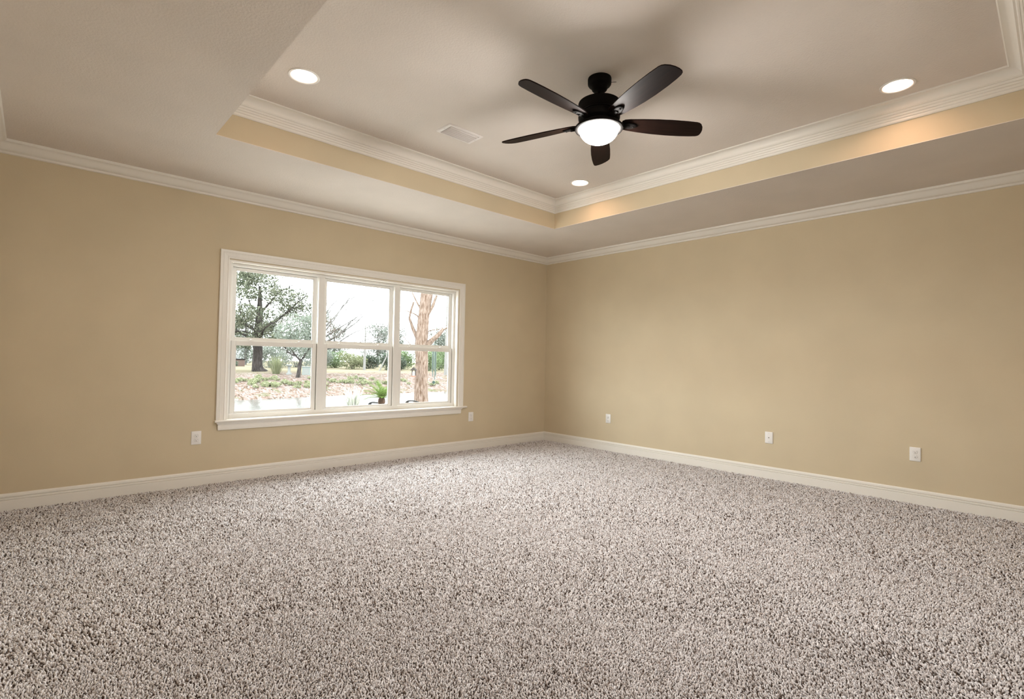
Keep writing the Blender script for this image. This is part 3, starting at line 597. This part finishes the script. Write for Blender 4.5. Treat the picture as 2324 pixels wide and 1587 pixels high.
for sy in (-0.375, 0.375):
    MB().tube([(0.315, sy, 0.485), (0.295, sy, 0.510), (0.25, sy, 0.530), (0.17, sy, 0.541), (0.02, sy, 0.545), (-0.10, sy, 0.53), (-0.18, sy, 0.47)], [0.022, 0.020, 0.016, 0.014, 0.014, 0.014, 0.014], 10).build('armrest', M['black_metal'], pc, smooth=50)
    MB().tube([(0.265, sy, 0.0), (0.26, sy, 0.28), (0.245, sy, 0.525)], 0.010, 8).build('leg', M['black_metal'], pc, smooth=50)
    MB().tube([(-0.28, sy, 0.0), (-0.21, sy, 0.30), (-0.18, sy, 0.47)], 0.010, 8).build('leg', M['black_metal'], pc, smooth=50)
MB().box(-0.20, 0.24, -0.36, 0.36, 0.33, 0.35).build('seat', M['black_metal'], pc, bevel=0.006)
bk = MB().box(-0.215, -0.20, -0.37, 0.37, 0.44, 0.46)
for k in range(9): bk.box(-0.212, -0.203, -0.35+k*0.085, -0.33+k*0.085, 0.34, 0.44)
bk.build('backrest', M['black_metal'], pc)
# pale clump of ornamental grass, pampas clump, hedge, tree line
def clump(name, label, x, y, h, w_, n, material, seed, cat='grass'):
    g = np.random.default_rng(seed); b = MB(); z0 = gz(x, y) if y > 3.9 else -0.12
    for k in range(n):
        a = 2*PI*g.random(); r0 = w_*0.25*g.random(); ln = h*(0.6+0.5*g.random()); ou = w_*(0.2+0.8*g.random()); wd = 0.010+0.006*g.random(); s_ = Vector((-math.sin(a), math.cos(a), 0))*wd
        p0 = Vector((r0*math.cos(a), r0*math.sin(a), 0)); p1 = p0 + Vector((ou*0.4*math.cos(a), ou*0.4*math.sin(a), ln*0.65)); p2 = p0 + Vector((ou*math.cos(a), ou*math.sin(a), ln))
        b.add([p0-s_, p0+s_, p1+s_*0.8, p1-s_*0.8, p2], [(0, 1, 2, 3), (3, 2, 4)])
    o = b.build(name, material); o.location = (x, y, z0); setp(o, label=label, category=cat); return o
clump('ornamental_grass', 'pale whitish clump of ornamental grass by the water in the center pane', -0.18, 5.98, 0.80, 0.34, 150, LEAF['pale'], 4)
clump('tall_grass_clump', 'tall yellow-green grass clump on the bank between the two trees', 6.06, 30.2, 1.25, 0.95, 190, LEAF['yellow'], 6)
def shrub(name, label, x, y, w_, h, leaf, seed, n=1500, size=0.16, group=None):
    g = np.random.default_rng(seed); bl = [((0, 0, h*0.45), (w_*0.5, w_*0.45, h*0.5))]
    for k in range(6):
        a = 2*PI*g.random(); bl.append(((w_*0.35*math.cos(a), w_*0.3*math.sin(a), h*(0.3+0.5*g.random())), (w_*0.27, w_*0.27, h*0.30)))
    b = MB()
    for k in range(5):
        a = 2*PI*k/5; limb(b, (0.05*math.cos(a), 0.05*math.sin(a), 0), (0.4*math.cos(a), 0.4*math.sin(a), 1), h*0.7, 0.03, 0.01, 0.1, 3, g, 5)
    return tree(name, label, 'shrub', x, y, group, trunk=b, bk=BARK['grey'], blobs=bl, n=n, size=size, leaf=leaf, seed=seed, shell=0.35)
HG = 'shrubs along the far edge of the lawn'
shrub('low_shrub', 'low dark green shrub beside the brick wall left of the big dark trunk', 6.7, 45.0, 1.6, 0.8, LEAF['dark'], 31, 900)
hed = [(9.6, 42.5, 3.4, 2.1, 'line', 'grey-green shrub rising behind the big dark trunk'), (11.4, 41.2, 3.2, 2.3, 'line', 'grey-green shrub behind the tall grass clump'), (13.0, 40.4, 3.0, 1.9, 'line', 'shrub at the lawn edge behind the small wispy tree'),
       (14.4, 39.4, 2.6, 1.7, 'bush', 'light green shrub leftmost at the lawn edge in the center pane'), (15.6, 38.9, 2.4, 1.5, 'yellow', 'yellow-green shrub at the lawn edge left of the white trunk'), (16.9, 37.2, 2.2, 1.4, 'dark', 'dark shrub at the lawn edge right of the white trunk'),
       (18.2, 36.4, 2.4, 1.7, 'dark', 'dark shrub behind the slanting pale stem'), (19.6, 35.6, 2.6, 1.9, 'bush', 'bright green shrub at the left edge of the right pane'), (21.0, 34.6, 2.8, 2.2, 'bush', 'bright green shrub left of the cypress trunk across the lawn'),
       (22.6, 33.6, 2.8, 2.2, 'bush', 'bright green shrub behind the cypress trunk across the lawn'), (24.0, 32.4, 2.8, 2.2, 'bush', 'bright green shrub behind the wind chime across the lawn'), (25.6, 31.6, 2.8, 2.0, 'bush', 'bright green shrub rightmost across the lawn')]
for k, (x, y, w_, h, lf, lb) in enumerate(hed): shrub('hedge_shrub', lb, x+(1.3 if k % 2 else 0), y+(3.5 if k % 2 else 0), w_*0.92, h, LEAF[lf], 40+k, 2600, 0.17, HG)
TG = 'trees of the woods beyond the lawn'
tl = [(10.6, 53.5, 6.4, 'grey-green woodland tree behind the evergreen in the left pane'), (13.6, 55.0, 6.2, 'woodland tree standing behind the tall grass clump'), (16.4, 49.6, 6.0, 'woodland tree at the right edge of the left pane'), (19.4, 51.4, 5.2, 'woodland tree leftmost in the center pane'),
      (22.2, 46.6, 4.6, 'woodland tree in the middle of the center pane'), (25.4, 48.2, 5.0, 'woodland tree rightmost in the center pane'), (27.8, 43.0, 4.5, 'woodland tree leftmost in the right pane'), (31.2, 44.6, 5.0, 'woodland tree behind the cypress trunk'), (33.4, 39.4, 5.0, 'woodland tree rightmost in the right pane')]
for k, (x, y, h, lb) in enumerate(tl):
    x, y = x+(1.2 if k % 2 else 0), y+(3.0 if k % 2 else 0); g = np.random.default_rng(70+k); b = MB(); b.tube([(0, 0, -0.1), (0.05, 0, h*0.5), (0, 0, h*0.95)], [0.14, 0.10, 0.03], 10)
    for q in range(7): branches(b, (0.03, 0, h*(0.3+0.09*q)), (math.cos(q*2.4), math.sin(q*2.4)*0.6, 0.9), h*0.30, 0.05, 2, g, 0.14, 3, 0.5)
    bl = [((1.75*(2*g.random()-1)*(1-0.4*t_), 1.2*(g.random()-0.5), h*(0.10+0.88*t_)), (0.8+0.5*g.random(), 0.7, 0.45+0.3*g.random())) for t_ in (g.random()**1.25 for q in range(26))]
    tree('woodland_tree', lb, 'tree', x, y, TG, trunk=b, bk=BARK['grey'], blobs=bl, n=6500, size=0.19, leaf=LEAF['line'], seed=80+k, shell=0.3)
b = MB(); b.tube([(0, 0, -0.1), (0.02, 0, 1.8), (0.05, 0, 3.2), (0.0, 0, 4.2)], [0.12, 0.10, 0.06, 0.03], 10)
tree('pale_trunk_tree', 'straight white-barked trunk at the lawn edge in the center pane', 'tree', 15.6, 36.6, trunk=b, bk=BARK['pale'])
b = MB(); b.tube([(-0.25, 0.2, -0.1), (0.0, 0, 0.6), (0.25, -0.2, 1.3), (0.3, -0.2, 3.2)], [0.07, 0.06, 0.05, 0.03], 8)
tree('leaning_stem', 'slender pale stem leaning to the right at the lawn edge', 'tree', 16.5, 35.0, trunk=b, bk=BARK['pale'])
b = MB(); b.tube([(0, 0, -0.1), (0, 0, 2), (0.05, 0, 6.5)], [0.24, 0.20, 0.16], 12)
tree('grey_trunk_tree', 'pale grey tree trunk at the right edge of the right window pane', 'tree', 17.95, 27.5, trunk=b, bk=BARK['pale'])
# bare tree whose twigs spread across the upper center pane
g = np.random.default_rng(17); b = MB(); b.tube([(0, 0, -0.1), (0.02, 0, 1.0), (0.0, 0, 2.1), (0.1, -0.1, 3.3)], [0.15, 0.12, 0.11, 0.07], 10)
RR = Vector((0.73, -0.68, 0))
for el, ln, h in ((0.62, 3.4, 2.0), (1.0, 3.4, 2.5), (0.35, 3.2, 1.7), (1.6, 2.8, 2.9), (0.75, 3.8, 2.3), (0.45, 3.6, 1.9), (1.25, 3.4, 2.7), (0.28, 3.8, 1.5)):
    branches(b, (0.02, 0, h), RR*1.0+Vector((0, 0, el))+Vector(g.normal(size=3))*0.10, ln, 0.055, 3, g, 0.11, 3, 0.38, 0.06)
for el, ln, h in ((0.6, 1.4, 2.2), (1.2, 1.6, 2.6)): branches(b, (0.02, 0, h), RR*-1.0+Vector((0, 0, el)), ln, 0.045, 2, g, 0.13, 3, 0.5)
tree('bare_tree', 'bare leafless tree with thin grey twigs spreading over the center pane', 'tree', 8.5, 29.4, trunk=b, bk=BARK['grey'], leaf=LEAF['red'], n=900, size=0.10, seed=9, blobs=[((0.4, -0.4, 3.4), (0.7, 0.6, 0.6)), ((-0.2, 0.2, 3.8), (0.6, 0.5, 0.5)), ((0.9, -0.8, 2.8), (0.6, 0.6, 0.4))])
# low weeds among the fallen leaves on the bank
g = np.random.default_rng(33); bl = []
for cx_, cy_, n_ in ((2.6, 24.2, 12), (3.6, 23.0, 14), (5.0, 23.4, 10), (5.6, 22.4, 6), (7.0, 24.6, 8), (8.4, 23.6, 14), (10.0, 23.0, 10), (11.5, 24.0, 6), (4.2, 25.6, 5), (9.4, 25.4, 7), (13.6, 22.6, 6), (15.4, 21.8, 5)):
    for q in range(n_):
        x, y = cx_+g.normal()*0.55, cy_+g.normal()*0.45; bl.append(((x, y, gz(x, y)+0.10), (0.14+0.10*g.random(), 0.14+0.1*g.random(), 0.07+0.05*g.random())))
o = leaves('groundcover', bl, 5200, 0.13, LEAF['yellow'], None, 12, 0.2); setp(o, label='low green weeds scattered over the leaf-covered bank', category='weeds', kind='stuff')
# small things on the far bank
stone = mat('pale_cast_stone', (0.10, 0.103, 0.10), 0.8, 0.2); aqua = mat('pale_aqua_metal', (0.085, 0.105, 0.10), 0.6, 0.3); brick = mat('brick_red', (0.06, 0.042, 0.036), 0.9, 0.1); roofm = mat('grey_roofing', (0.10, 0.10, 0.10), 0.9, 0.1); siding = mat('pale_house_siding', (0.15, 0.155, 0.16), 0.8, 0.2); dkg = mat('dark_window', (0.03, 0.035, 0.04), 0.2, 0.5)
z0 = gz(6.69, 29.6); o = empty('garden_pedestal', (6.69, 29.6, z0), 'pale stone pedestal with a cap on the bank left of the wispy tree', 'pedestal', rot=(0, 0, -0.4))
MB().box(-0.16, 0.16, -0.16, 0.16, -0.05, 0.10).build('base', stone, o, bevel=0.01); MB().lathe([(0.12, 0.10), (0.09, 0.2), (0.09, 0.5), (0.13, 0.58)], 16).build('shaft', stone, o, smooth=40); MB().box(-0.17, 0.17, -0.17, 0.17, 0.58, 0.66).build('cap', stone, o, bevel=0.01)
o = empty('utility_box', (7.53, 28.85, gz(7.53, 28.85)), 'pale aqua utility box on the bank right of the wispy tree', 'utility box', rot=(0, 0, -0.4))
MB().box(-0.24, 0.24, -0.2, 0.2, -0.05, 0.52).build('cabinet', aqua, o, bevel=0.01); MB().box(-0.27, 0.27, -0.23, 0.23, 0.52, 0.57).build('lid', stone, o, bevel=0.01); MB().box(-0.20, 0.20, -0.205, -0.2, 0.06, 0.44).build('door', stone, o)
o = empty('garden_wall', (8.3, 47.0, gz(8.3, 47.0)), 'low brick garden wall with a dark cap at the far left of the left pane', 'wall', rot=(0, 0, -0.3))
MB().box(-0.45, 0.45, -0.2, 0.2, -0.05, 0.62).build('brickwork', brick, o); MB().box(-0.5, 0.5, -0.25, 0.25, 0.62, 0.72).build('cap', M['black_metal'], o)
o = empty('house', (10.2, 66.0, gz(10.2, 66.0)), 'pale house with gridded windows far behind the evergreen tree', 'house', rot=(0, 0, -0.3))
MB().box(-4.0, 4.0, 0, 6, -0.2, 2.9).build('siding', siding, o)
MB().prism([[(-4.4, -0.4, 2.9), (-4.4, 6.4, 2.9), (-4.4, 3, 5.0)], [(4.4, -0.4, 2.9), (4.4, 6.4, 2.9), (4.4, 3, 5.0)]]).build('roof', roofm, o)
for x in (-2.6, -0.6, 1.6):
    f = MB().box(x-0.65, x+0.65, -0.06, 0.0, 0.8, 2.3).build('window', siding, o)
    p = MB()
    for i in range(4):
        for k in range(4): p.box(x-0.58+i*0.30, x-0.58+i*0.30+0.26, -0.07, -0.06, 0.87+k*0.345, 0.87+k*0.345+0.30)
    p.build('pane', dkg, f)
